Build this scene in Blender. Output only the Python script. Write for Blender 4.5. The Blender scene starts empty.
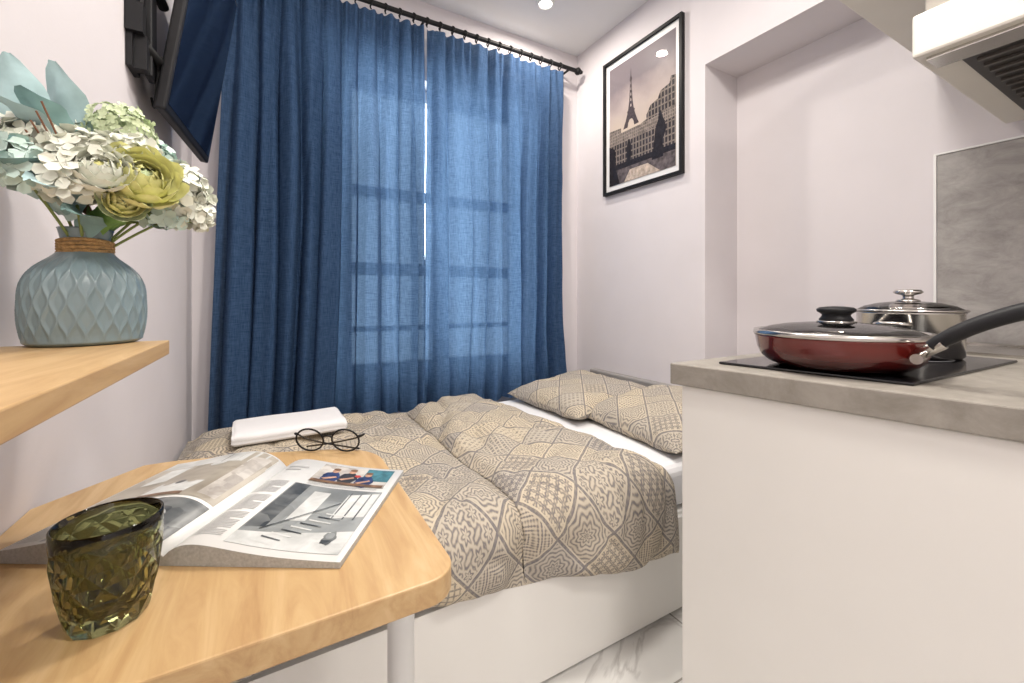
import bpy, bmesh, math, random
from mathutils import Vector, Matrix, noise, Euler
random.seed(7)
S = bpy.context.scene
COL = S.collection
pi = math.pi

# ------------------------------------------------------------------ helpers
def new_mat(name):
    m = bpy.data.materials.new(name); m.use_nodes = True
    nt = m.node_tree
    return m, nt, nt.nodes, nt.links, nt.nodes['Principled BSDF']

def plain(name, col, rough=0.5, metal=0.0, bump=0.0, bscale=60, var=0.06, vscale=6, spec=None, coat=0):
    m, nt, N, L, B = new_mat(name)
    tc = N.new('ShaderNodeTexCoord')
    nz = N.new('ShaderNodeTexNoise'); nz.inputs['Scale'].default_value = vscale; nz.inputs['Detail'].default_value = 4
    L.new(tc.outputs['Object'], nz.inputs['Vector'])
    r = N.new('ShaderNodeValToRGB')
    r.color_ramp.elements[0].position = .3; r.color_ramp.elements[1].position = .7
    r.color_ramp.elements[0].color = tuple(c*(1-var) for c in col)+(1,)
    r.color_ramp.elements[1].color = tuple(min(1, c*(1+var)) for c in col)+(1,)
    L.new(nz.outputs['Fac'], r.inputs['Fac']); L.new(r.outputs['Color'], B.inputs['Base Color'])
    B.inputs['Roughness'].default_value = rough; B.inputs['Metallic'].default_value = metal
    if spec is not None: B.inputs['Specular IOR Level'].default_value = spec
    if coat: B.inputs['Coat Weight'].default_value = coat
    if bump:
        n2 = N.new('ShaderNodeTexNoise'); n2.inputs['Scale'].default_value = bscale; n2.inputs['Detail'].default_value = 6
        L.new(tc.outputs['Object'], n2.inputs['Vector'])
        b = N.new('ShaderNodeBump'); b.inputs['Strength'].default_value = bump; b.inputs['Distance'].default_value = .004
        L.new(n2.outputs['Fac'], b.inputs['Height']); L.new(b.outputs['Normal'], B.inputs['Normal'])
    return m

def mobj(name, verts, faces, mat=None, smooth=False, parent=None):
    me = bpy.data.meshes.new(name); me.from_pydata([tuple(v) for v in verts], [], faces); me.update()
    ob = bpy.data.objects.new(name, me); COL.objects.link(ob)
    if mat: me.materials.append(mat)
    if smooth:
        for p in me.polygons: p.use_smooth = True
    if parent: ob.parent = parent
    return ob

def empty(name):
    e = bpy.data.objects.new(name, None); e.empty_display_size = .05; COL.objects.link(e); return e

def box(name, x0, x1, y0, y1, z0, z1, mat, bevel=0, parent=None, seg=2):
    v = [(x0,y0,z0),(x1,y0,z0),(x1,y1,z0),(x0,y1,z0),(x0,y0,z1),(x1,y0,z1),(x1,y1,z1),(x0,y1,z1)]
    f = [(0,3,2,1),(4,5,6,7),(0,1,5,4),(1,2,6,5),(2,3,7,6),(3,0,4,7)]
    o = mobj(name, v, f, mat, parent=parent)
    if bevel:
        b = o.modifiers.new('bevel','BEVEL'); b.width = bevel; b.segments = seg; b.limit_method='ANGLE'
    return o

def boxes(name, lst, mat, parent=None):
    V=[];F=[]
    for (x0,x1,y0,y1,z0,z1) in lst:
        k=len(V)
        V += [(x0,y0,z0),(x1,y0,z0),(x1,y1,z0),(x0,y1,z0),(x0,y0,z1),(x1,y0,z1),(x1,y1,z1),(x0,y1,z1)]
        F += [tuple(k+i for i in f) for f in [(0,3,2,1),(4,5,6,7),(0,1,5,4),(1,2,6,5),(2,3,7,6),(3,0,4,7)]]
    return mobj(name,V,F,mat,parent=parent)

def prism(name, pts, z0, z1, mat, bevel=0, parent=None):
    n=len(pts)
    V=[(p[0],p[1],z0) for p in pts]+[(p[0],p[1],z1) for p in pts]
    F=[tuple(range(n-1,-1,-1)), tuple(range(n,2*n))]+[(i,(i+1)%n,n+(i+1)%n,n+i) for i in range(n)]
    o=mobj(name,V,F,mat,parent=parent)
    bm=bmesh.new(); bm.from_mesh(o.data); bmesh.ops.recalc_face_normals(bm,faces=bm.faces); bm.to_mesh(o.data); bm.free()
    if bevel:
        b=o.modifiers.new('bevel','BEVEL'); b.width=bevel; b.segments=2; b.limit_method='ANGLE'; b.angle_limit=math.radians(50)
    return o

def lathe(name, prof, seg, mat, loc, parent=None, smooth=True, fn=None):
    V=[];F=[]
    n=len(prof)
    for j,(r,z) in enumerate(prof):
        for i in range(seg):
            a=2*pi*i/seg
            rr = r + (fn(a,j,r,z) if fn else 0)
            V.append((loc[0]+rr*math.cos(a), loc[1]+rr*math.sin(a), loc[2]+z))
    for j in range(n-1):
        for i in range(seg):
            F.append((j*seg+i, j*seg+(i+1)%seg, (j+1)*seg+(i+1)%seg, (j+1)*seg+i))
    if prof[0][0]>1e-6: F.append(tuple(range(seg-1,-1,-1)))
    if prof[-1][0]>1e-6 and not (abs(prof[-1][0]-prof[0][0])<1e-6 and abs(prof[-1][1]-prof[0][1])<1e-6): F.append(tuple(range((n-1)*seg,n*seg)))
    return mobj(name,V,F,mat,smooth,parent)

def tube(name, pts, r, mat, parent=None, cyclic=False, radii=None, kind='POLY'):
    cu=bpy.data.curves.new(name,'CURVE'); cu.dimensions='3D'; cu.bevel_depth=r; cu.bevel_resolution=4; cu.use_fill_caps=True
    sp=cu.splines.new(kind); sp.points.add(len(pts)-1)
    for i,p in enumerate(pts):
        sp.points[i].co=(p[0],p[1],p[2],1)
        if radii: sp.points[i].radius=radii[i]
    sp.use_cyclic_u=cyclic
    if kind=='NURBS': sp.order_u=3; sp.use_endpoint_u=True; sp.resolution_u=10
    if mat: cu.materials.append(mat)
    o=bpy.data.objects.new(name,cu); COL.objects.link(o)
    bpy.context.view_layer.update()
    me=bpy.data.meshes.new_from_object(o.evaluated_get(bpy.context.evaluated_depsgraph_get()))
    bpy.data.objects.remove(o); 
    for p in me.polygons: p.use_smooth=True
    ob=bpy.data.objects.new(name,me); COL.objects.link(ob)
    if parent: ob.parent=parent
    return ob

# ------------------------------------------------------------------ materials
M_wall = plain('wall_paint', (.70,.662,.682), .75, bump=.05, bscale=150, var=.015)
M_ceil = plain('ceiling_paint', (.80,.80,.80), .8, var=.01)
M_white = plain('white_laminate', (.80,.785,.755), .38, var=.012)
M_whitegloss = plain('white_plastic', (.85,.85,.84), .3, var=.01)
M_cream = plain('cream_cabinet', (.72,.69,.63), .4, var=.02)
M_black = plain('black_metal', (.010,.010,.011), .5, var=.1, spec=.25)
M_blackpl = plain('black_plastic', (.010,.010,.012), .5, var=.1, spec=.3)
M_steel = plain('stainless_steel', (.62,.60,.57), .2, metal=1, var=.04)
M_screen = plain('tv_screen_glass', (.006,.010,.025), .07, var=.02)
M_linen = plain('white_linen', (.84,.83,.84), .9, bump=.3, bscale=260, var=.02)
M_head = plain('headboard_grey', (.30,.285,.275), .6, bump=.1, bscale=80, var=.06)
M_mattress = plain('mattress_sheet', (.82,.82,.84), .9, bump=.25, bscale=30, var=.02)

def wood_mat():
    m,nt,N,L,B=new_mat('oak_wood')
    tc=N.new('ShaderNodeTexCoord'); mp=N.new('ShaderNodeMapping'); mp.inputs['Scale'].default_value=(14,1.6,14)
    mp.inputs['Rotation'].default_value=(0,0,math.radians(4))
    L.new(tc.outputs['Object'],mp.inputs['Vector'])
    n=N.new('ShaderNodeTexNoise'); n.inputs['Scale'].default_value=2.6; n.inputs['Detail'].default_value=10; n.inputs['Roughness'].default_value=.62; n.inputs['Distortion'].default_value=.9
    L.new(mp.outputs[0],n.inputs['Vector'])
    r=N.new('ShaderNodeValToRGB'); e=r.color_ramp.elements
    e[0].position=.28; e[0].color=(.40,.235,.105,1); e[1].position=.72; e[1].color=(.60,.42,.225,1)
    k=e.new(.5); k.color=(.51,.335,.16,1)
    L.new(n.outputs['Fac'],r.inputs['Fac']); L.new(r.outputs[0],B.inputs['Base Color'])
    B.inputs['Roughness'].default_value=.42
    b=N.new('ShaderNodeBump'); b.inputs['Strength'].default_value=.08; b.inputs['Distance'].default_value=.002
    L.new(n.outputs['Fac'],b.inputs['Height']); L.new(b.outputs[0],B.inputs['Normal'])
    return m
M_wood=wood_mat()

def concrete_mat(name, stretch, c0, c1):
    m,nt,N,L,B=new_mat(name)
    tc=N.new('ShaderNodeTexCoord'); mp=N.new('ShaderNodeMapping'); mp.inputs['Scale'].default_value=stretch
    L.new(tc.outputs['Object'],mp.inputs['Vector'])
    n=N.new('ShaderNodeTexNoise'); n.inputs['Scale'].default_value=5; n.inputs['Detail'].default_value=12; n.inputs['Roughness'].default_value=.7; n.inputs['Distortion'].default_value=.5
    L.new(mp.outputs[0],n.inputs['Vector'])
    r=N.new('ShaderNodeValToRGB'); e=r.color_ramp.elements
    e[0].position=.33; e[0].color=c0+(1,); e[1].position=.67; e[1].color=c1+(1,)
    L.new(n.outputs['Fac'],r.inputs['Fac']); L.new(r.outputs[0],B.inputs['Base Color'])
    B.inputs['Roughness'].default_value=.5
    return m
M_counter=concrete_mat('countertop_stone',(2.5,2.5,2.5),(.215,.197,.17),(.345,.317,.283))
M_splash=concrete_mat('backsplash_travertine',(2,2,3.8),(.27,.255,.245),(.45,.43,.415))

def floor_mat():
    m,nt,N,L,B=new_mat('marble_tiles')
    tc=N.new('ShaderNodeTexCoord')
    n=N.new('ShaderNodeTexNoise'); n.inputs['Scale'].default_value=2.5; n.inputs['Detail'].default_value=8; n.inputs['Distortion'].default_value=1.6
    L.new(tc.outputs['Object'],n.inputs['Vector'])
    r=N.new('ShaderNodeValToRGB'); e=r.color_ramp.elements
    e[0].position=.47; e[0].color=(.74,.73,.71,1); e[1].position=.53; e[1].color=(.76,.75,.73,1)
    k=e.new(.5); k.color=(.55,.535,.52,1)
    L.new(n.outputs['Fac'],r.inputs['Fac'])
    mp=N.new('ShaderNodeMapping'); mp.inputs['Location'].default_value=(.05,.12,0)
    L.new(tc.outputs['Object'],mp.inputs['Vector'])
    br=N.new('ShaderNodeTexBrick'); br.offset=.0; br.inputs['Scale'].default_value=1; br.inputs['Brick Width'].default_value=.6; br.inputs['Row Height'].default_value=.3
    br.inputs['Mortar Size'].default_value=.003; br.inputs['Color1'].default_value=(1,1,1,1); br.inputs['Color2'].default_value=(.95,.95,.95,1); br.inputs['Mortar'].default_value=(.45,.43,.41,1)
    L.new(mp.outputs[0],br.inputs['Vector'])
    mx=N.new('ShaderNodeMixRGB'); mx.blend_type='MULTIPLY'; mx.inputs[0].default_value=1
    L.new(r.outputs[0],mx.inputs[1]); L.new(br.outputs['Color'],mx.inputs[2]); L.new(mx.outputs[0],B.inputs['Base Color'])
    B.inputs['Roughness'].default_value=.18
    return m
M_floor=floor_mat()

def curtain_mat():
    m,nt,N,L,B=new_mat('blue_denim_curtain')
    tc=N.new('ShaderNodeTexCoord')
    fac=[]
    for sc in ((420,420,22),(26,26,520)):
        mp=N.new('ShaderNodeMapping'); mp.inputs['Scale'].default_value=sc
        L.new(tc.outputs['Object'],mp.inputs['Vector'])
        n=N.new('ShaderNodeTexNoise'); n.inputs['Scale'].default_value=1; n.inputs['Detail'].default_value=3
        L.new(mp.outputs[0],n.inputs['Vector']); fac.append(n.outputs['Fac'])
    ad=N.new('ShaderNodeMath'); ad.operation='ADD'; L.new(fac[0],ad.inputs[0]); L.new(fac[1],ad.inputs[1])
    hf=N.new('ShaderNodeMath'); hf.operation='MULTIPLY'; hf.inputs[1].default_value=.5; L.new(ad.outputs[0],hf.inputs[0])
    r=N.new('ShaderNodeValToRGB'); e=r.color_ramp.elements
    e[0].position=.36; e[0].color=(.020,.050,.120,1); e[1].position=.64; e[1].color=(.065,.122,.235,1)
    L.new(hf.outputs[0],r.inputs['Fac']); L.new(r.outputs[0],B.inputs['Base Color'])
    B.inputs['Roughness'].default_value=.9; B.inputs['Specular IOR Level'].default_value=.12
    r2=N.new('ShaderNodeValToRGB'); e=r2.color_ramp.elements
    e[0].position=.36; e[0].color=(.085,.15,.245,1); e[1].position=.64; e[1].color=(.20,.30,.43,1)
    L.new(hf.outputs[0],r2.inputs['Fac'])
    t=N.new('ShaderNodeBsdfTranslucent'); L.new(r2.outputs[0],t.inputs['Color'])
    mx=N.new('ShaderNodeMixShader'); mx.inputs[0].default_value=.30
    L.new(B.outputs[0],mx.inputs[1]); L.new(t.outputs[0],mx.inputs[2])
    tr=N.new('ShaderNodeBsdfTransparent'); tr.inputs['Color'].default_value=(.55,.72,.9,1)
    m2=N.new('ShaderNodeMixShader'); m2.inputs[0].default_value=.018
    L.new(mx.outputs[0],m2.inputs[1]); L.new(tr.outputs[0],m2.inputs[2])
    L.new(m2.outputs[0],N['Material Output'].inputs['Surface'])
    return m
M_curt=curtain_mat()

def bedding_mat():
    m,nt,N,L,B=new_mat('patchwork_bedding')
    uv=N.new('ShaderNodeUVMap')
    mp=N.new('ShaderNodeMapping'); mp.inputs['Scale'].default_value=(8.6,8.6,8.6); mp.inputs['Rotation'].default_value=(0,0,math.radians(40))
    L.new(uv.outputs[0],mp.inputs['Vector'])
    sep=N.new('ShaderNodeSeparateXYZ'); L.new(mp.outputs[0],sep.inputs[0])
    def M(op,a,b=None,c=None):
        x=N.new('ShaderNodeMath'); x.operation=op
        for i,v in enumerate((a,b,c)):
            if v is None: continue
            if isinstance(v,(int,float)): x.inputs[i].default_value=v
            else: L.new(v,x.inputs[i])
        return x.outputs[0]
    def MIX(f,a,b):
        return M('ADD',a,M('MULTIPLY',f,M('SUBTRACT',b,a)))
    u,v=sep.outputs[0],sep.outputs[1]
    def local(k):
        p=M('SUBTRACT',M('FRACT',M('MULTIPLY',u,k)),.5); q=M('SUBTRACT',M('FRACT',M('MULTIPLY',v,k)),.5)
        rd=M('SQRT',M('ADD',M('MULTIPLY',p,p),M('MULTIPLY',q,q))); an=M('ARCTAN2',q,p)
        return p,q,rd,an
    p,q,rd,an=local(1); ap,aq=M('ABSOLUTE',p),M('ABSOLUTE',q)
    p4,q4,rd4,an4=local(6); p2,q2,rd2,an2=local(3)
    m0=M('SINE',M('ADD',M('MULTIPLY',rd,62),M('MULTIPLY',M('COSINE',M('MULTIPLY',an,8)),1.9)))
    m1=M('SINE',M('MULTIPLY',M('ADD',M('ABSOLUTE',p4),M('ABSOLUTE',q4)),9.5))
    m2=M('ADD',M('SINE',M('MULTIPLY',M('ADD',ap,aq),58)),M('MULTIPLY',M('SINE',M('MULTIPLY',p,76)),M('SINE',M('MULTIPLY',q,76))))
    m3=M('SINE',M('ADD',M('MULTIPLY',rd2,21),M('MULTIPLY',M('COSINE',M('MULTIPLY',an2,6)),1.6)))
    m4=M('SINE',M('ADD',M('MULTIPLY',rd4,11),M('MULTIPLY',M('COSINE',M('MULTIPLY',an4,4)),1.2)))
    def rnd(seed):
        tn=N.new('ShaderNodeTexWhiteNoise'); tn.noise_dimensions='3D'
        cb=N.new('ShaderNodeCombineXYZ'); L.new(M('FLOOR',u),cb.inputs[0]); L.new(M('FLOOR',v),cb.inputs[1]); cb.inputs[2].default_value=seed; L.new(cb.outputs[0],tn.inputs['Vector'])
        return tn.outputs['Value']
    h=rnd(1.5)
    t=MIX(M('GREATER_THAN',h,.25),m0,m1)
    t=MIX(M('GREATER_THAN',h,.42),t,m2)
    t=MIX(M('GREATER_THAN',h,.62),t,m3)
    t=MIX(M('GREATER_THAN',h,.82),t,m4)
    inv=M('SUBTRACT',M('MULTIPLY',M('GREATER_THAN',rnd(7.5),.5),2),1)
    t=M('MULTIPLY',t,inv)
    ed=M('MAXIMUM',ap,aq)
    t=MIX(M('GREATER_THAN',ed,.435),t,-1.2)
    t=MIX(M('GREATER_THAN',ed,.468),t,1.0)
    nz=N.new('ShaderNodeTexNoise'); nz.inputs['Scale'].default_value=14; nz.inputs['Detail'].default_value=4; L.new(mp.outputs[0],nz.inputs['Vector'])
    t=M('ADD',t,M('MULTIPLY',M('SUBTRACT',nz.outputs['Fac'],.5),2.6))
    tt=M('ADD',M('MULTIPLY',t,.30),.46)
    r=N.new('ShaderNodeValToRGB'); e=r.color_ramp.elements
    e[0].position=.28; e[0].color=(.57,.51,.41,1); e[1].position=.80; e[1].color=(.215,.20,.20,1)
    k=e.new(.5); k.color=(.44,.39,.32,1)
    L.new(tt,r.inputs['Fac'])
    r2=N.new('ShaderNodeValToRGB'); e=r2.color_ramp.elements; e[0].color=(.82,.83,.88,1); e[1].color=(1.08,1.04,.96,1)
    L.new(rnd(3.5),r2.inputs['Fac'])
    mx=N.new('ShaderNodeMixRGB'); mx.blend_type='MULTIPLY'; mx.inputs[0].default_value=1
    L.new(r.outputs[0],mx.inputs[1]); L.new(r2.outputs[0],mx.inputs[2])
    L.new(mx.outputs[0],B.inputs['Base Color'])
    B.inputs['Roughness'].default_value=.9; B.inputs['Specular IOR Level'].default_value=.2
    return m
M_bed=bedding_mat()

# ------------------------------------------------------------------ room shell
XL,XR,XN,YB,YN,ZC,YF=-.30,1.79,2.04,2.26,1.29,2.68,-1.7
floor=box('floor',XL-.1,XN+.1,YF-.1,YB+.1,-.1,0,M_floor)
box('ceiling',XL-.1,XN+.1,YF-.1,YB+.1,ZC,ZC+.1,M_ceil)
box('wall_left',XL-.1,XL,YF,YB+.1,0,ZC,M_wall)
box('wall_behind',XL-.1,XN+.1,YF-.1,YF,0,ZC,M_wall)
boxes('wall_right',[(XR,XN+.1,YN,YB+.1,0,ZC),(XN,XN+.1,YF,YN,0,ZC),(XR,XN,YF,YN,2.16,ZC)],M_wall)
wx0,wx1,wz0,wz1=.30,1.42,.62,2.25
boxes('wall_back',[(XL,wx0,YB,YB+.25,0,ZC),(wx1,XR,YB,YB+.25,0,ZC),(wx0,wx1,YB,YB+.25,0,wz0),(wx0,wx1,YB,YB+.25,wz1,ZC)],M_wall)
win=empty('window_1')
Y0,Y1=YB+.12,YB+.18
fr=[(wx0,wx0+.07,Y0,Y1,wz0,wz1),(wx1-.07,wx1,Y0,Y1,wz0,wz1),(wx0+.07,wx1-.07,Y0,Y1,wz0,wz0+.07),(wx0+.07,wx1-.07,Y0,Y1,wz1-.07,wz1),
    (.82,.92,Y0,Y1,wz0+.07,wz1-.07),(wx0+.07,.82,Y0,Y1,1.60,1.66),(.92,wx1-.07,Y0,Y1,1.60,1.66)]
boxes('window_frame',fr,M_whitegloss,win)
box('window_sill',wx0,wx1,YB+.0,Y0,wz0-.02,wz0+.01,M_whitegloss,parent=win)
M_ext=plain('exterior_stone',(.35,.40,.45),.8,var=.1)
boxes('exterior_ledges',[(wx0,wx1,YB+.20,YB+.23,1.18,1.25),(wx0,wx1,YB+.20,YB+.23,.86,.89)],M_ext,win)

# ------------------------------------------------------------------ curtains
def curtain(name,xa0,xa1,xb0,xb1,folds,seed,parent):
    nx,nz=320,70; zt,zb=2.484,.47
    V=[];F=[]
    for j in range(nz+1):
        t=j/nz; z=zt+(zb-zt)*t
        for i in range(nx+1):
            s=i/nx
            l=xa0+(xb0-xa0)*t; r=xa1+(xb1-xa1)*t
            x=l+(r-l)*s
            ph=1.3*noise.noise(Vector((s*3.2,t*.9,seed)))
            w=2*pi*folds*s+ph*4
            g=min(1,t*3.0)
            am=(.016+.030*g)*(.35+1.3*abs(noise.noise(Vector((s*4.3+2,t*.7,seed+9)))*2))
            sh=math.sin(w); sh=math.copysign(abs(sh)**.8,sh)
            y=am*sh+.30*am*math.sin(2.3*w+1.3+t)
            top=max(0,1-t*5)
            y+=top*.014*math.sin(2*pi*folds*2.1*s+1)
            y+=.016*noise.noise(Vector((x*4,z*1.8,seed+3)))*g+.005*noise.noise(Vector((x*14,z*7,seed+5)))*g
            x+=.4*am*math.cos(w)*min(1,s*12,(1-s)*12)
            y=max(-.070,min(.070,y))
            zz=z+(.008*abs(math.sin(2*pi*folds*1.05*s))*-1 if j==0 else 0)
            V.append((x,2.165+y,zz))
    for j in range(nz):
        for i in range(nx):
            k=j*(nx+1)+i; F.append((k,k+1,k+nx+2,k+nx+1))
    return mobj(name,V,F,M_curt,True,parent)
cur=empty('window_curtain')
curtain('drape_left',-.17,.706,-.235,.710,10,1.0,cur)
curtain('drape_right',.718,1.60,.696,1.615,8,5.0,cur)
RZ=2.518
rod=empty('curtain_rod')
tube('rod',[(-.26,2.165,RZ),(1.71,2.165,RZ)],.0125,M_black,rod)
for nm,xx,ry in (('finial',1.705,pi/2),('finial_2',-.245,-pi/2)):
    o=lathe(nm,[(0,0),(.018,.004),(.024,.015),(.020,.028),(.012,.032),(.014,.04),(.010,.05),(0,.052)],20,M_black,(0,0,0),rod)
    o.rotation_euler=(0,ry,0); o.location=(xx,2.165,RZ)
for x in (-.22,.70,1.66):
    tube('bracket',[(x,2.165,RZ),(x,2.262,RZ)],.007,M_black,rod)
nr=25
for i in range(nr):
    x=-.15+i*(1.73/(nr-1))
    pts=[(x+.004*math.sin(k),2.165+.021*math.cos(2*pi*k/16),RZ-.008+.021*math.sin(2*pi*k/16)) for k in range(16)]
    tube('ring',pts,.0035,M_black,rod,cyclic=True)

# ------------------------------------------------------------------ bed
bed=empty('double_bed')
BX0,BX1,BY0,BY1=-.285,1.735,.96,2.07
box('bed_base',BX0,BX1,BY0,BY1,.0,.33,M_white,.004,bed)
boxes('base_front',[(BX0+.01,BX1-.01,BY0-.016,BY0-.001,.02,.32)],M_white,bed)
box('mattress',BX0+.005,BX1-.005,BY0+.005,BY1,.332,.482,M_mattress,.035,bed,4)
box('headboard',1.738,1.788,.90,2.07,0,.605,M_head,.008,bed)

def duvet():
    nx,ns=220,200
    zt=.485
    x0=BX0+.0
    V=[];F=[];UV=[]
    for j in range(ns+1):
        for i in range(nx+1):
            sx=i/nx
            Y_far=BY1-.012
            yy0=j/ns
            xr=.975+.195*yy0+.02*noise.noise(Vector((yy0*5,2,2)))
            x=x0+(xr-x0)*sx
            hem=.345-.13*max(0,(x-.3)/.8) if x>.3 else .345
            hem+=.018*noise.noise(Vector((x*5,0,3)))
            R=.06
            Lt=Y_far-(BY0-.014)-R
            La=R*pi/2
            Lh=(zt-R)-hem
            s=yy0*(Lt+La+Lh)
            if s<Lt: y=Y_far-s; z=zt; ny,nzv=0,1
            elif s<Lt+La:
                a=(s-Lt)/R; y=Y_far-Lt-R*math.sin(a); z=zt-R+R*math.cos(a); ny,nzv=-math.sin(a),math.cos(a)
            else:
                y=Y_far-Lt-R; z=zt-R-(s-Lt-La); ny,nzv=-1,0
            cx=.575+.04*noise.noise(Vector((s*2.5,0,8)))
            if x<cx: q=(x-x0)/(cx-x0)
            else: q=(x-cx)/(xr-cx)
            m=1-abs(2*q-1)**3.2
            puff=.050*max(0,m)**.55
            if x>=cx: puff*=1.3
            elif q<.5: puff=.05*max(0,1-abs(2*q-1)**6)**.5
            e=min(1,(1-yy0)/.05)*1.0; e2=min(1,yy0/.04)
            edge=(max(0,1-(1-e)**2)**.5)*(max(0,1-(1-e2)**2)**.5)
            wx=x+.05*noise.noise(Vector((x*3,s*3,6))); 
            wr=.018*noise.noise(Vector((x*4,s*3.2,1)))+.010*noise.noise(Vector((x*11,s*8,4)))
            wr-=.016*max(0,1-5*abs(noise.noise(Vector((wx*4.0+s*1.5,s*2.2-wx*1.5,7)))))
            wr-=.008*max(0,1-5*abs(noise.noise(Vector((wx*9-s*3,s*6+wx*2,17)))))
            wr+=.0025*noise.noise(Vector((x*36,s*30,2)))
            d=.004+(puff+wr)*edge*(.25+.75*min(1,max(0,m)*3))
            d=max(.003,d)
            V.append((x+.02*(q-.5)*(1 if x>cx else 0)*edge,y+ny*d,z+nzv*d)); UV.append((x+(.31 if x>cx else 0),s))
    for j in range(ns):
        for i in range(nx):
            k=j*(nx+1)+i; F.append((k,k+nx+1,k+nx+2,k+1))
    o=mobj('duvet',V,F,M_bed,True,bed)
    ul=o.data.uv_layers.new(name='UVMap')
    for p in o.data.polygons:
        us=[UV[o.data.loops[l].vertex_index][0] for l in p.loop_indices]
        mxu=max(us)
        for l in p.loop_indices:
            a,b=UV[o.data.loops[l].vertex_index]
            if mxu-a>.2: a=a+.31
            ul.data[l].uv=(a,b)
duvet()

def pillow(name,c,sx,sy,h,rot,seed):
    n=44; V=[];F=[];UV=[]
    Rm=Euler(rot).to_matrix()
    for side in (1,-1):
        for j in range(n+1):
            for i in range(n+1):
                a=2*i/n-1; b=2*j/n-1
                k=max(0,(1-abs(a)**3.2))*max(0,(1-abs(b)**3.2))
                hh=h*.5*k**.5
                pin=1-.07*(1-abs(a)**2)*abs(b)**4; pin2=1-.07*(1-abs(b)**2)*abs(a)**4
                x=a*sx*.5*pin2; y=b*sy*.5*pin
                hh+= (.016*noise.noise(Vector((x*8,y*8,seed)))+.008*noise.noise(Vector((x*20,y*20,seed+2))))*min(1,k*2)
                v=Rm@Vector((x,y,side*hh))
                V.append((c[0]+v.x,c[1]+v.y,c[2]+v.z)); UV.append((x+seed*.37,y+seed*.11+side*.9))
    m=(n+1)**2
    for sd in (0,1):
        for j in range(n):
            for i in range(n):
                k=sd*m+j*(n+1)+i
                f=(k,k+1,k+n+2,k+n+1); F.append(f if sd==0 else f[::-1])
    o=mobj(name,V,F,M_bed,True,None)
    ul=o.data.uv_layers.new(name='UVMap')
    for lp in o.data.loops: ul.data[lp.index].uv=UV[lp.vertex_index]
    return o
pillow('bed_pillow',(1.41,1.76,.552),.54,.58,.13,(0,-.10,.05),1)
pillow('bed_pillow.001',(1.47,1.25,.555),.50,.57,.13,(.0,-.16,-.06),2)

# folded towel
def towel(z0,cx,cy,sx,sy,h,rz,seed,nm):
    n=50;V=[];F=[]
    m=72
    prof=[]
    for j in range(m):
        a=2*pi*j/m
        cyy=math.copysign(abs(math.cos(a))**.28,math.cos(a)); szz=math.copysign(abs(math.sin(a))**.6,math.sin(a))
        prof.append((cyy*sy/2,szz*h/2))
    for i in range(n+1):
        t=i/n; x=(t-.5)*sx
        e=min(1,min(t,1-t)/.04); e=(1-(1-e)**2)**.5*.3+.7
        for (py,pz) in prof:
            w=.007*noise.noise(Vector((x*8,py*10,seed)))
            groove=0
            if abs(py)>sy*.40:
                groove=-.006*max(0,1-abs(pz+.004)/.0032)*math.copysign(1,py)
            X=x+(.004*noise.noise(Vector((py*14,pz*60,seed)))); Y=py*(.97+.03*e)+w+groove; Z=z0+h/2+pz*e+w*.7*(1 if pz>0 else 0)
            V.append((cx+X*math.cos(rz)-Y*math.sin(rz),cy+X*math.sin(rz)+Y*math.cos(rz),Z))
    for i in range(n):
        for j in range(m):
            F.append((i*m+j,i*m+(j+1)%m,(i+1)*m+(j+1)%m,(i+1)*m+j))
    F.append(tuple(range(m))); F.append(tuple(range(n*m+m-1,n*m-1,-1)))
    mobj(nm,V,F,M_linen,True)
towel(.540,.060,1.825,.37,.24,.048,.05,1,'folded_towel')

# ------------------------------------------------------------------ table
tb=empty('wall_table')
def arc(cx,cy,r,a0,a1,n=8):
    return [(cx+r*math.cos(math.radians(a0+(a1-a0)*k/n)),cy+r*math.sin(math.radians(a0+(a1-a0)*k/n))) for k in range(n+1)]
TX=.180
pts=[(-.299,.43)]+arc(TX-.035,.465,.035,-90,0)+[(TX,.78)]+arc(TX-.11,.80,.11,0,70,10)+[(-.02,.953),(-.16,.985),(-.20,.985),(-.299,.86)]
prism('tabletop',pts,.722,.75,M_wood,.002,tb)
lathe('leg',[(.0,0),(.024,0),(.024,.012),(.016,.014),(.016,.70),(.03,.703),(.03,.7215),(0,.7215)],28,M_whitegloss,(.137,.515,0),tb)
box('wall_batten',-.299,-.27,.5,.85,.68,.7215,M_white,0,tb)

# shelf
box('wall_shelf',-.299,-.127,-.55,.764,.970,.99,M_wood,.0015)

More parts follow.
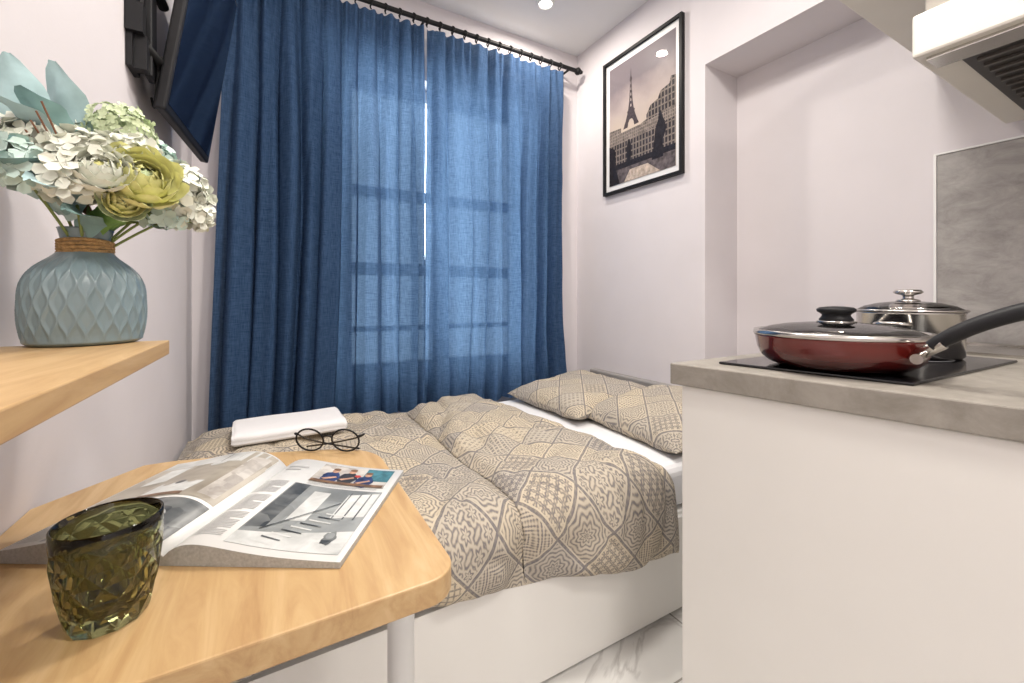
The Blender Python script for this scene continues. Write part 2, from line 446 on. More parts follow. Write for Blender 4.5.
# ------------------------------------------------------------------ magazine
mag=empty('open_magazine')
O=Vector((-.106,.603)); A=Vector((.858,-.514)); Bv=Vector((.514,.858)); TZ=.7505
HB=.250
def mh(a):
    if a>=0: return .010+.020*(a/.035)*math.exp(1-a/.035)*.75 - .004*(a/.2)
    t=-a; return .010+.034*(t/.06)*math.exp(1-t/.06)*.85 -.007*(t/.2)
def mp(a,b,dz=0):
    p=O+A*a+Bv*b
    return (p.x,p.y,TZ+mh(a)+dz)
M_paper=plain('magazine_paper',(.76,.76,.75),.35,var=.01)
M_pages=plain('page_edges',(.42,.42,.41),.7,var=.15,vscale=300)
def pagesolid(name,a0,a1):
    n=30;V=[];F=[]
    for i in range(n+1):
        a=a0+(a1-a0)*i/n
        for b in (0,HB):
            V.append(mp(a,b)); q=mp(a,b); V.append((q[0],q[1],TZ))
    for i in range(n):
        k=i*4
        F.append((k,k+4,k+6,k+2)); F.append((k+1,k+3,k+7,k+5)); F.append((k,k+1,k+5,k+4)); F.append((k+2,k+6,k+7,k+3))
    F.append((0,2,3,1)); k=n*4; F.append((k,k+1,k+3,k+2))
    o=mobj(name,V,F,M_paper,True,mag)
    bm=bmesh.new(); bm.from_mesh(o.data); bmesh.ops.recalc_face_normals(bm,faces=bm.faces); bm.to_mesh(o.data); bm.free()
    o.data.materials.append(M_pages)
    for p in o.data.polygons:
        if abs(p.normal.z)<.5: p.material_index=1; p.use_smooth=False
pagesolid('right_pages',0,.20); pagesolid('left_pages',-.19,0)
def patch(name,a0,a1,b0,b1,mat,dz=.0005,shear=0):
    n=max(2,int(abs(a1-a0)/.004)); V=[];F=[]
    for i in range(n+1):
        a=a0+(a1-a0)*i/n
        sh=shear*(a-a0)
        V.append(mp(a,b0+sh,dz)); V.append(mp(a,b1+sh,dz))
    for i in range(n): F.append((2*i,2*i+2,2*i+3,2*i+1))
    return mobj(name,V,F,mat,True,mag)
def blob(name,ca,cb,ra,rb,mat,dz,k=24,wob=0):
    V=[mp(ca,cb,dz)]
    for i in range(k):
        w=1+wob*math.sin(3*i)*.5+wob*math.cos(5*i)
        V.append(mp(ca+ra*w*math.cos(2*pi*i/k),cb+rb*w*math.sin(2*pi*i/k),dz))
    mobj(name,V,[(0,1+i,1+(i+1)%k) for i in range(k)],mat,True,mag)
def quad(name,pts,mat,dz):
    n=12; V=[];F=[]
    for i in range(n+1):
        t=i/n
        for (p,q) in ((pts[0],pts[1]),(pts[3],pts[2])):
            V.append(mp(p[0]+(q[0]-p[0])*t,p[1]+(q[1]-p[1])*t,dz))
    for i in range(n): F.append((2*i,2*i+2,2*i+3,2*i+1))
    return mobj(name,V,F,mat,True,mag)
def photo_mat(name,c0,c1,scale,seed,blk=.35):
    m,nt,N,L,B=new_mat(name)
    tc=N.new('ShaderNodeTexCoord'); mpn=N.new('ShaderNodeMapping'); mpn.inputs['Location'].default_value=(seed,seed*2,0)
    mpn.inputs['Rotation'].default_value=(0,0,.54)
    L.new(tc.outputs['Object'],mpn.inputs[0])
    n=N.new('ShaderNodeTexVoronoi'); n.distance='CHEBYCHEV'; n.inputs['Scale'].default_value=scale; L.new(mpn.outputs[0],n.inputs['Vector'])
    sp=N.new('ShaderNodeSeparateColor'); L.new(n.outputs['Color'],sp.inputs[0])
    n2=N.new('ShaderNodeTexNoise'); n2.inputs['Scale'].default_value=scale*1.2; n2.inputs['Detail'].default_value=8; n2.inputs['Distortion'].default_value=.4; L.new(mpn.outputs[0],n2.inputs['Vector'])
    m0=N.new('ShaderNodeMath'); m0.operation='MULTIPLY'; m0.inputs[1].default_value=blk; L.new(sp.outputs[0],m0.inputs[0])
    ad=N.new('ShaderNodeMath'); ad.operation='ADD'; L.new(m0.outputs[0],ad.inputs[0]); L.new(n2.outputs['Fac'],ad.inputs[1])
    ml=N.new('ShaderNodeMath'); ml.operation='MULTIPLY'; ml.inputs[1].default_value=1/(1+blk); L.new(ad.outputs[0],ml.inputs[0])
    r=N.new('ShaderNodeValToRGB'); r.color_ramp.elements[0].position=.32; r.color_ramp.elements[1].position=.66
    r.color_ramp.elements[0].color=c0+(1,); r.color_ramp.elements[1].color=c1+(1,)
    L.new(ml.outputs[0],r.inputs['Fac']); L.new(r.outputs[0],B.inputs['Base Color']); B.inputs['Roughness'].default_value=.28
    return m
M_ph1=photo_mat('photo_grey_room',(.17,.18,.18),(.38,.40,.40),14,0)
M_ph2=photo_mat('photo_interior',(.26,.23,.185),(.50,.46,.395),14,3)
M_ph3=photo_mat('photo_exterior',(.045,.05,.055),(.20,.21,.21),30,7)
M_ph4=photo_mat('photo_portrait_bg',(.34,.31,.28),(.58,.55,.51),40,11)
M_ph5=photo_mat('photo_floor_light',(.45,.46,.45),(.66,.67,.66),30,5,.1)
M_ink=plain('printed_ink',(.03,.03,.035),.4)
M_txt=plain('printed_text',(.42,.42,.42),.4)
M_skin=plain('printed_skin',(.45,.26,.18),.4,var=.3,vscale=120)
M_navy=plain('printed_navy',(.02,.035,.11),.4,var=.5,vscale=90)
M_teal=plain('printed_teal',(.05,.16,.20),.4,var=.4,vscale=90)
M_red=plain('printed_red',(.45,.05,.04),.4)
M_lav=plain('printed_white',(.60,.61,.60),.4,var=.12,vscale=60)
M_brown=plain('printed_brown',(.16,.09,.05),.4,var=.4,vscale=70)
# right page : portrait of three people, grey room with stairs
patch('portrait_photo',.072,.188,.178,.242,M_ph4)
patch('portrait_wall',.145,.188,.20,.242,M_teal,.0007)
for a,mm,hh in ((.098,M_navy,.222),(.124,M_ink,.226),(.152,M_navy,.220)):
    blob('portrait_body',a,hh-.024,.014,.020,mm,.0009,wob=.06); blob('portrait_head',a,hh,.0055,.0075,M_skin,.0011); blob('portrait_hair',a,hh+.005,.0058,.0042,M_brown,.0013)
    quad('portrait_arm',[(a-.012,hh-.03),(a-.006,hh-.033),(a+.010,hh-.022),(a+.007,hh-.018)],M_skin,.0011)
patch('portrait_seat',.074,.186,.179,.187,M_brown,.0013)
blob('portrait_scarf',.137,.212,.005,.004,M_red,.0013)
patch('room_photo',.060,.192,.012,.166,M_ph1)
quad('room_floor',[(.060,.012),(.192,.012),(.192,.060),(.060,.035)],M_ph5,.0007)
quad('room_window',[(.148,.085),(.190,.095),(.190,.160),(.148,.150)],M_lav,.0007)
for k in range(3): quad('window_bar',[(.150+.014*k,.085),(.152+.014*k,.085),(.152+.014*k,.158),(.150+.014*k,.156)],M_ph3,.0009)
quad('room_column',[(.062,.045),(.084,.050),(.084,.166),(.062,.166)],M_ph3,.0007)
quad('room_doorway',[(.098,.070),(.122,.074),(.122,.150),(.098,.150)],M_ph5,.0007)
for k in range(9): quad('stair_tread',[(.084+.007*k,.022+.009*k),(.108+.008*k,.018+.009*k),(.108+.008*k,.0205+.009*k),(.084+.007*k,.0248+.009*k)],M_ph3 if k%2 else M_lav,.0011)
quad('stair_rail',[(.080,.045),(.0815,.044),(.148,.124),(.1465,.125)],M_ph3,.0013)
blob('room_chair',.168,.042,.008,.014,M_ph3,.0011,wob=.12); blob('room_chair_seat',.168,.046,.005,.007,M_ph1,.0013)
for k in range(46):
    if k in (12,13,28): continue
    patch('text_line',.015,.015+.036*(1 if k%7!=6 else .6),.166-.0032*k,.1648-.0032*k,M_txt,.0007)
for k in range(3): patch('caption_line',.075,.18-(.03 if k==2 else 0),.1755-.0026*k,.1746-.0026*k,M_txt,.0007)
patch('headline',.022,.054,.216,.221,M_txt,.0007); patch('headline_2',.022,.046,.206,.210,M_txt,.0007)
# left page : warm interior and round dining table
patch('interior_photo',-.186,-.010,.090,.246,M_ph2)
quad('interior_ceiling',[(-.186,.215),(-.010,.205),(-.010,.246),(-.186,.246)],M_ph5,.0007)
quad('interior_window',[(-.165,.15),(-.130,.155),(-.130,.21),(-.165,.21)],M_lav,.0008)
quad('interior_sofa',[(-.125,.105),(-.060,.100),(-.055,.135),(-.122,.14)],M_lav,.0009)
quad('interior_sofa_shadow',[(-.128,.096),(-.058,.092),(-.060,.101),(-.125,.106)],M_brown,.0010)
for k in range(3): blob('interior_cushion',-.110+.018*k,.137,.007,.006,M_ph3 if k%2 else M_ph2,.0011)
quad('interior_drape',[(-.040,.10),(-.016,.10),(-.016,.235),(-.040,.225)],M_ph4,.0008)
blob('interior_lamp',-.085,.205,.012,.010,M_ph5,.0009); patch('lamp_cord',-.0858,-.0845,.21,.244,M_ink,.0010)
patch('dining_photo',-.150,-.010,.006,.084,M_ph3)
blob('dining_tabletop',-.072,.042,.036,.018,M_ph5,.0008); blob('dining_plate',-.072,.044,.012,.006,M_ink,.0010); blob('dining_bowl',-.050,.040,.007,.004,M_lav,.0012)
for k in range(21): patch('text_line_left',-.184,-.156,.082-.0035*k,.0808-.0035*k,M_txt,.0007)

# ------------------------------------------------------------------ spectacles
sp=empty('eyeglasses')
def sp_pt(lx,ly,lz):
    c=Vector((.093,.882)); th=math.radians(-32)
    ux=Vector((math.cos(th),math.sin(th))); uy=Vector((-math.sin(th),math.cos(th)))
    p=c+ux*lx+uy*ly
    return (p.x,p.y,.7525+lz)
M_lens=bpy.data.materials.new('lens_glass'); M_lens.use_nodes=True
nt=M_lens.node_tree; nt.nodes.clear(); oo=nt.nodes.new('ShaderNodeOutputMaterial'); t1=nt.nodes.new('ShaderNodeBsdfTransparent'); g1=nt.nodes.new('ShaderNodeBsdfGlossy'); g1.inputs['Roughness'].default_value=.03
mxx=nt.nodes.new('ShaderNodeMixShader'); mxx.inputs[0].default_value=.06; nt.links.new(t1.outputs[0],mxx.inputs[1]); nt.links.new(g1.outputs[0],mxx.inputs[2]); nt.links.new(mxx.outputs[0],oo.inputs[0])
for sgn in (-1,1):
    ring=[]
    for k in range(28):
        a=2*pi*k/28; rx=.0265; rz=.0225
        ring.append(sp_pt(sgn*.035+rx*math.cos(a),-.12*rz*math.sin(a)*2+.0,.024+rz*math.sin(a)))
    tube('rim',ring,.0017,M_black,sp,cyclic=True)
    cen=sp_pt(sgn*.035,0,.024); mobj('lens',ring+[cen],[(k,(k+1)%28,28) for k in range(28)],M_lens,True,sp)
    tube('temple',[sp_pt(sgn*.0600,0,.033),sp_pt(sgn*.068,.004,.034),sp_pt(sgn*.068,.012,.033),sp_pt(sgn*.050,.021+.008*sgn,.020),sp_pt(-sgn*.02,.028+.005*sgn,.004),sp_pt(-sgn*.055,.022+.004*sgn,.002)],.0017,M_black,sp,kind='NURBS')
tube('bridge',[sp_pt(-.0095,-.002,.030),sp_pt(-.004,-.004,.034),sp_pt(.004,-.004,.034),sp_pt(.0095,-.002,.030)],.0015,M_black,sp,kind='NURBS')

# ------------------------------------------------------------------ tumbler
M_glass,_nt,N,L,B=new_mat('olive_glass')
B.inputs['Roughness'].default_value=.015; B.inputs['IOR'].default_value=1.46; B.inputs['Transmission Weight'].default_value=1
nn=N.new('ShaderNodeTexNoise'); nn.inputs['Scale'].default_value=9
rr=N.new('ShaderNodeValToRGB'); rr.color_ramp.elements[0].color=(.33,.345,.15,1); rr.color_ramp.elements[1].color=(.40,.41,.19,1); L.new(nn.outputs['Fac'],rr.inputs['Fac']); L.new(rr.outputs[0],B.inputs['Base Color'])
def tumbler():
    loc=(-.133,.532,.7505); H=.094
    def R(t): return .0290+.0110*math.sin(min(1,t*1.25)*pi/2)
    n=11; rows=6
    bm=bmesh.new()
    def ringv(r,z,off=0,m=n):
        return [bm.verts.new((loc[0]+r*math.cos(2*pi*(i+off)/m),loc[1]+r*math.sin(2*pi*(i+off)/m),loc[2]+z)) for i in range(m)]
    seg=n*4
    t0,t1=.04,.80
    levels=[t0+(t1-t0)*k/(rows-1) for k in range(rows)]
    rings=[ringv(R(t)*1.0,t*H,.5*(k%2)) for k,t in enumerate(levels)]
    def tri(*v):
        try: bm.faces.new(v)
        except ValueError: pass
    for k in range(1,rows-1):
        off=.5*(k%2); A_=rings[k]; lo=rings[k-1]; up=rings[k+1]
        for i in range(n):
            l=A_[i]; r=A_[(i+1)%n]
            j=(i+ (1 if k%2 else 0))%n
            b=lo[j]; u=up[j]
            a=2*pi*(i+.5+off)/n
            rc=R(levels[k])*.905
            c=bm.verts.new((loc[0]+rc*math.cos(a),loc[1]+rc*math.sin(a),loc[2]+levels[k]*H))
            tri(l,b,c); tri(b,r,c); tri(r,u,c); tri(u,l,c)
    for k,nb in ((0,1),(rows-1,rows-2)):
        A_=rings[k]; B_=rings[nb]
        for i in range(n):
            j=(i+(1 if k%2 else 0))%n
            tri(A_[i],A_[(i+1)%n],B_[j])
    base=bm.verts.new((loc[0],loc[1],loc[2])); br=ringv(R(0)*.97,0)
    for i in range(n):
        tri(base,br[i],br[(i+1)%n]); bm.faces.new((br[i],rings[0][i],rings[0][(i+1)%n],br[(i+1)%n]))
    topo=.5*((rows-1)%2)
    r1=ringv(R(.90),.87*H,topo*4,seg); r2=ringv(R(.97),.99*H,topo*4,seg); r3=ringv(R(1)-.001,H,topo*4,seg); r4=ringv(R(1)-.0024,.99*H,topo*4,seg)
    T=rings[-1]
    for i in range(n):
        for s in range(4):
            x=r1[(i*4+s)%seg]; y=r1[(i*4+s+1)%seg]
            tri(T[i] if s<2 else T[(i+1)%n],x,y)
        tri(T[i],T[(i+1)%n],r1[(i*4+2)%seg])
    def band(a,b,sm=True):
        for i in range(seg):
            f=bm.faces.new((a[i],a[(i+1)%seg],b[(i+1)%seg],b[i])); f.smooth=sm
    band(r1,r2); band(r2,r3); band(r3,r4)
    prev=r4
    for t in (.85,.7,.5,.3,.18,.14):
        rr_=(R(t)-(.0028 if t>.8 else .0056)) if t>.15 else R(t)*.6
        cur_=ringv(rr_,t*H,topo*4,seg); band(prev,cur_); prev=cur_
    c=bm.verts.new((loc[0],loc[1],loc[2]+.13*H))
    for i in range(seg):
        f=bm.faces.new((prev[i],prev[(i+1)%seg],c)); f.smooth=True
    bmesh.ops.recalc_face_normals(bm,faces=bm.faces)
    me=bpy.data.meshes.new('glass_tumbler'); bm.to_mesh(me); bm.free(); me.materials.append(M_glass)
    o=bpy.data.objects.new('glass_tumbler',me); COL.objects.link(o)
tumbler()

# ------------------------------------------------------------------ vase + flowers
vs=empty('flower_vase')
M_vase=plain('blue_grey_ceramic',(.185,.255,.285),.30,var=.06,coat=.3)
M_rope=plain('jute_rope',(.45,.28,.12),.9,bump=.8,bscale=400,var=.3,vscale=200)
VC=(-.214,.765,.9905)
prof=[(0,0),(.052,0),(.056,.003)]
ctrl=[(.004,.0565),(.02,.0595),(.045,.0610),(.07,.0600),(.086,.0560),(.098,.0490),(.107,.0395),(.114,.0300),(.121,.0240),(.134,.0230),(.140,.0245),(.148,.0275)]
def rint(z):
    for k in range(len(ctrl)-1):
        if ctrl[k][0]<=z<=ctrl[k+1][0]:
            t=(z-ctrl[k][0])/(ctrl[k+1][0]-ctrl[k][0])
            return ctrl[k][1]+(ctrl[k+1][1]-ctrl[k][1])*t
    return ctrl[-1][1]
def rs(z): return sum(rint(max(.004,min(.148,z+d))) for d in (-.009,-.006,-.003,0,.003,.006,.009))/7
for k in range(130):
    z=.004+.144*k/129; prof.append((rs(z),z))
prof+=[(.0275,.150),(.0245,.148),(.020,.14),(.020,.12),(0,.118)]
def vfn(a,j,r,z):
    if .005<z<.113:
        n=46; g=a/(2*pi)*n; P=.022
        best=9
        for k in range(int(math.floor(g))-1,int(math.floor(g))+3):
            ln=k+.42*math.sin(pi*z/P+pi*(k%2))
            best=min(best,abs(g-ln))
        fade=max(0,min(1,(z-.005)/.008,(.113-z)/.012))
        return .0020*fade*(max(0,1-best/.5)**1.3)-.001*fade
    return 0
lathe('vase_body',prof,552,M_vase,VC,vs,fn=vfn)
for k in range(5):
    z=.117+.0042*k
    tube('rope_wrap',[(VC[0]+.0262*math.cos(2*pi*i/32),VC[1]+.0262*math.sin(2*pi*i/32),VC[2]+z+.001*math.sin(i*.4+k)) for i in range(32)],.0023,M_rope,vs,cyclic=True)

M_petw=plain('petal_cream',(.76,.78,.69),.6,var=.10,vscale=40)
M_petg=plain('petal_pale_green',(.60,.69,.45),.6,var=.2,vscale=60)
M_pety=plain('petal_lime',(.74,.73,.34),.55,var=.16,vscale=50)
M_petb=plain('petal_mint',(.55,.69,.64),.6,var=.12,vscale=40)
M_leaf=plain('leaf_blue_green',(.22,.36,.36),.65,var=.2,vscale=30)
M_leaf2=plain('leaf_silver',(.38,.53,.55),.7,var=.18,vscale=30)
M_leafg=plain('leaf_green',(.16,.30,.07),.55,var=.25,vscale=30)
M_stem=plain('stem_green',(.20,.26,.08),.6)
M_twig=plain('twig_brown',(.20,.09,.05),.7)

def florets(name,c,R,n,ps,mat,squash=1.0):
    V=[];F=[]; c=Vector(c)
    for k in range(n):
        z=1-2*(k+.5)/n; a=k*2.399963+random.random()*.3
        d=Vector((math.sqrt(1-z*z)*math.cos(a),math.sqrt(1-z*z)*math.sin(a),z))
        if d.z<-.75: continue
        rr=R*(.78+.40*random.random())
        p=c+Vector((d.x*rr,d.y*rr,d.z*rr*squash))
        nd=(d+Vector((random.uniform(-.5,.5),random.uniform(-.5,.5),random.uniform(-.3,.5)))).normalized()
        t=nd.orthogonal().normalized(); b=nd.cross(t); ro=random.random()*pi
        for q in range(4):
            an=ro+q*pi/2
            e=t*math.cos(an)+b*math.sin(an); f=nd.cross(e)
            s=ps*random.uniform(.8,1.2); i0=len(V); cu=random.uniform(.05,.4)
            V+= [p, p+e*s*.42+f*s*.38+nd*s*cu*.5, p+e*s*.80+f*s*.42+nd*s*cu, p+e*s*1.06+nd*s*cu*.9, p+e*s*.80-f*s*.42+nd*s*cu, p+e*s*.42-f*s*.38+nd*s*cu*.5, p+e*s*.6+nd*s*(cu*.5-.05)]
            F+=[(i0,i0+1,i0+6),(i0+1,i0+2,i0+6),(i0+2,i0+3,i0+6),(i0+3,i0+4,i0+6),(i0+4,i0+5,i0+6),(i0+5,i0,i0+6)]
    mobj(name,V,F,mat,True,vs)
    V=[];F=[]
    for k in range(n//2):
        d=Vector((random.gauss(0,1),random.gauss(0,1),random.gauss(0,1))).normalized()
        p=c+Vector((d.x,d.y,d.z*squash))*R*.9; o1=d.orthogonal().normalized()*.0008; i0=len(V)
        V+=[c+o1,c-o1,p]; F.append((i0,i0+1,i0+2))
    mobj(name+'_stalks',V,F,M_petg,False,vs)

def petal_grid(V,F,base,dirv,nrm,L_,W,curl,n=6):
    side=dirv.cross(nrm).normalized(); i0=len(V)
    for j in range(n+1):
        t=j/n
        w=W*math.sin(pi*(.12+.80*t))**.8*(1 if t<.9 else .85)
        for i in range(5):
            s=i/4*2-1
            V.append(base+dirv*(L_*t)*(1-.25*curl*t)+side*(w*s*.5)+nrm*(L_*(curl*t*t*.8-.22*(1-s*s)*math.sin(pi*t)+.03*math.sin(s*5+t*4))))
    for j in range(n):
        for i in range(4):
            k=i0+j*5+i; F.append((k,k+1,k+6,k+5))
def rose(name,c,R,axis,mats):
    axis=Vector(axis).normalized(); t=axis.orthogonal().normalized(); b=axis.cross(t); c=Vector(c)
    for lay,(n,open_,L_,mi) in enumerate(((4,.04,.72,0),(5,.15,.80,0),(6,.30,.86,1),(6,.48,.92,1),(7,.70,.98,1),(8,.95,1.05,1),(8,1.22,1.08,2))):
        V=[];F=[]
        for k in range(n):
            a=2*pi*k/n+lay*.5
            e=t*math.cos(a)+b*math.sin(a)
            dv=(axis*math.cos(open_)+e*math.sin(open_)).normalized(); nv=(axis*math.sin(open_)-e*math.cos(open_)).normalized()
            petal_grid(V,F,c-axis*R*.5+e*R*.08*(lay+1),dv,nv,R*L_,R*1.05,.45)
        mobj(name+'_layer',V,F,mats[mi],True,vs)
def leaf(name,base,tip,W,mat,up=(0,0,1),droop=.15,n=14):
    base=Vector(base);tip=Vector(tip); d=tip-base; L_=d.length; dn=d.normalized(); side=dn.cross(Vector(up)).normalized(); nr=side.cross(dn)
    V=[];F=[]
    for j in range(n+1):
        t=j/n; w=W*max(.02,math.sin(pi*min(1,.06+t*.92))**.75)
        for i in range(7):
            s=i/3-1
            V.append(base+d*t+side*(w*.5*s*(1+.06*math.sin(t*20)))+nr*(droop*L_*math.sin(pi*t)+.22*W*abs(s)*math.sin(pi*t)+.05*W*math.sin(t*16+s*3)))
    for j in range(n):
        for i in range(6):
            k=j*7+i; F.append((k,k+1,k+8,k+7))
    mobj(name,V,F,mat,True,vs)
top=Vector((VC[0],VC[1],VC[2]+.135))
heads=[('hydrangea_cream',(-.197,.718,1.215),.038,90,.0155,M_petw),
       ('hydrangea_cream_low',(-.205,.690,1.190),.026,50,.015,M_petw),
       ('hydrangea_white_right',(-.125,.772,1.203),.037,90,.0155,M_petw),
       ('hydrangea_white_edge',(-.106,.778,1.178),.024,40,.014,M_petw),
       ('hydrangea_low_right',(-.135,.760,1.172),.022,34,.014,M_petb),
       ('pompon_green',(-.175,.755,1.275),.032,230,.006,M_petg),
       ('hydrangea_back',(-.228,.770,1.240),.034,70,.015,M_petw),
       ('hydrangea_left',(-.246,.715,1.232),.028,50,.015,M_petw),
       ('hydrangea_far_left',(-.252,.690,1.200),.024,36,.015,M_petb),
       ('hydrangea_mint',(-.150,.790,1.238),.030,60,.014,M_petb),
       ('hydrangea_mid',(-.165,.735,1.236),.026,50,.015,M_petw),
       ('hydrangea_fill',(-.180,.745,1.215),.030,60,.014,M_petg)]
for nm,c,R,n,ps,mt in heads:
    florets(nm,c,R,n,ps,mt)
    c=Vector(c); tube(nm+'_stem',[tuple(top-Vector((0,0,.03))),tuple((top+c)/2+Vector((0,0,-.004))),tuple(c)],.0017,M_stem,vs,kind='NURBS')
rose('ranunculus',(-.142,.700,1.205),.035,(.40,-.80,.40),(M_petg,M_pety,M_pety))
rose('garden_rose',(-.178,.676,1.205),.026,(.2,-.85,.5),(M_pety,M_petw,M_petw))
rose('ranunculus_small',(-.158,.688,1.170),.020,(.3,-.9,.0),(M_petg,M_pety,M_petg))
leaf('leaf_top_a',(-.228,.745,1.22),(-.238,.738,1.345),.050,M_leaf2,(.4,1,0),.05)
leaf('leaf_top_b',(-.240,.735,1.22),(-.268,.715,1.335),.048,M_leaf2,(-.3,1,0),-.06)
leaf('leaf_top_c',(-.225,.74,1.22),(-.250,.690,1.290),.045,M_leaf,(.3,1,.3),.1)
leaf('leaf_top_d',(-.235,.72,1.21),(-.262,.665,1.270),.045,M_leaf2,(.6,.8,.3),.12)
leaf('leaf_left_a',(-.240,.725,1.17),(-.285,.660,1.225),.060,M_leaf2,(.2,.6,1),.12)
leaf('leaf_left_b',(-.225,.730,1.155),(-.262,.640,1.195),.055,M_leaf,(.4,.9,.5),.15)
leaf('leaf_left_c',(-.225,.735,1.150),(-.225,.640,1.175),.050,M_leaf2,(.4,.7,.7),.12)
leaf('leaf_low',(-.212,.745,1.130),(-.205,.665,1.150),.040,M_leaf,(.6,.3,.8),.15)
leaf('leaf_low_b',(-.205,.750,1.130),(-.165,.690,1.155),.030,M_leafg,(.2,.3,1),.12)
leaf('leaf_low_c',(-.200,.760,1.130),(-.130,.745,1.165),.026,M_leafg,(0,.3,1),.12)
leaf('leaf_right',(-.15,.775,1.18),(-.095,.79,1.235),.026,M_leaf,(0,1,0),.1)
for k in range(7):
    tube('twig',[(-.2,.75,1.15),(-.26+.006*k,.70-.005*k,1.21+.01*k)],.001,M_twig,vs)
for k in range(6):
    e=(-.085-.012*random.random(),.77+.02*random.random(),1.170+.03*random.random()-.005*k)
    tube('sprig',[(-.19,.76,1.15),(-.13,.77,e[2]-.004),e],.0009,M_stem,vs,kind='NURBS')
    florets('sprig_bud',e,.006,10,.007,M_petw)

# ------------------------------------------------------------------ TV
tv=empty('wall_tv')
Pn=Vector((-.236,1.37,1.530)); Pf=Vector((-.198,1.85,1.530))
ed=(Pf-Pn).normalized(); upv=Vector((.15,0,1.0)); upv=(upv-ed*upv.dot(ed)).normalized(); nrm=ed.cross(upv).normalized()
if nrm.x<0: nrm=-nrm
W_=(Pf-Pn).length; H_=.60
def slab(name,u0,u1,v0,v1,n0,n1,mat,bev=0):
    V=[]
    for nn_ in (n0,n1):
        for (u_,v_) in ((u0,v0),(u1,v0),(u1,v1),(u0,v1)):
            V.append(Pn+ed*u_+upv*v_+nrm*nn_)
    o=mobj(name,V,[(0,1,2,3),(7,6,5,4),(0,4,5,1),(1,5,6,2),(2,6,7,3),(3,7,4,0)],mat,parent=tv)
    bm=bmesh.new(); bm.from_mesh(o.data); bmesh.ops.recalc_face_normals(bm,faces=bm.faces); bm.to_mesh(o.data); bm.free()
    if bev:
        b=o.modifiers.new('b','BEVEL'); b.width=bev; b.segments=3
    return o
slab('tv_housing',0,W_,0,H_,-.026,0,M_blackpl,.006)
slab('tv_screen',.012,W_-.012,.020,H_-.014,-.001,.0012,M_screen)
slab('tv_back_box',.06,W_-.06,.06,H_-.2,-.040,-.027,M_blackpl,.004)
boxes('mount_plate',[(-.299,-.287,1.31,1.38,1.60,1.88),(-.299,-.266,1.30,1.33,1.68,1.75),(-.287,-.262,1.32,1.35,1.60,1.68)],M_blackpl,tv)
tube('mount_arm',[(-.288,1.34,1.84),(-.255,1.36,1.83),(-.250,1.43,1.82)],.012,M_black,tv)
tube('mount_arm_low',[(-.275,1.34,1.67),(-.250,1.37,1.65),(-.262,1.43,1.65)],.012,M_black,tv)
box('mount_bracket',-.274,-.258,1.35,1.40,1.60,1.88,M_blackpl,.003,tv)
tube('tv_cable',[(-.25,1.37,1.62),(-.262,1.40,1.56),(-.275,1.46,1.55),(-.288,1.5,1.6)],.003,M_black,tv,kind='NURBS')

# ------------------------------------------------------------------ framed poster
pf=empty('framed_poster')
py0,py1,pz0,pz1=1.403,1.975,1.672,2.473
fx0,fx1=1.765,1.789
fw=.016
boxes('frame',[(fx0,fx1,py0,py0+fw,pz0,pz1),(fx0,fx1,py1-fw,py1,pz0,pz1),(fx0,fx1,py0+fw,py1-fw,pz0,pz0+fw),(fx0,fx1,py0+fw,py1-fw,pz1-fw,pz1)],M_black,pf)
M_mat=plain('poster_margin',(.78,.77,.77),.4,var=.01)
box('poster_paper',1.780,1.7885,py0+fw,py1-fw,pz0+fw,pz1-fw,M_mat,parent=pf)
iy0,iy1,iz0,iz1=py0+.045,py1-.045,pz0+.05,pz1-.05
def sky_mat():
    m,nt,N,L,B=new_mat('poster_sky')
    tc=N.new('ShaderNodeTexCoord'); sx=N.new('ShaderNodeSeparateXYZ'); L.new(tc.outputs['Object'],sx.inputs[0])
    nz=N.new('ShaderNodeTexNoise'); nz.inputs['Scale'].default_value=5; nz.inputs['Detail'].default_value=6; L.new(tc.outputs['Object'],nz.inputs['Vector'])
    mr=N.new('ShaderNodeMapRange'); mr.inputs[1].default_value=iz0; mr.inputs[2].default_value=iz1; L.new(sx.outputs[2],mr.inputs[0])
    ad=N.new('ShaderNodeMath'); ad.operation='MULTIPLY_ADD'; ad.inputs[1].default_value=.35; L.new(nz.outputs['Fac'],ad.inputs[0]); L.new(mr.outputs[0],ad.inputs[2])
    r=N.new('ShaderNodeValToRGB'); e=r.color_ramp.elements; e[0].color=(.64,.54,.42,1); e[0].position=.52; e[1].color=(.20,.17,.185,1); e[1].position=1.0
    k=e.new(.8); k.color=(.42,.35,.33,1)
    L.new(ad.outputs[0],r.inputs['Fac']); L.new(r.outputs[0],B.inputs['Base Color']); B.inputs['Roughness'].default_value=.4; B.inputs['Specular IOR Level'].default_value=.1
    return m
M_psky=sky_mat()
def ppoly(name,pts,mat,lay):
    x=1.7795-.0004*lay
    V=[(x,iy1-(iy1-iy0)*s,iz0+(iz1-iz0)*t) for s,t in pts]
    return mobj(name,V,[tuple(range(len(V)))],mat,parent=pf)
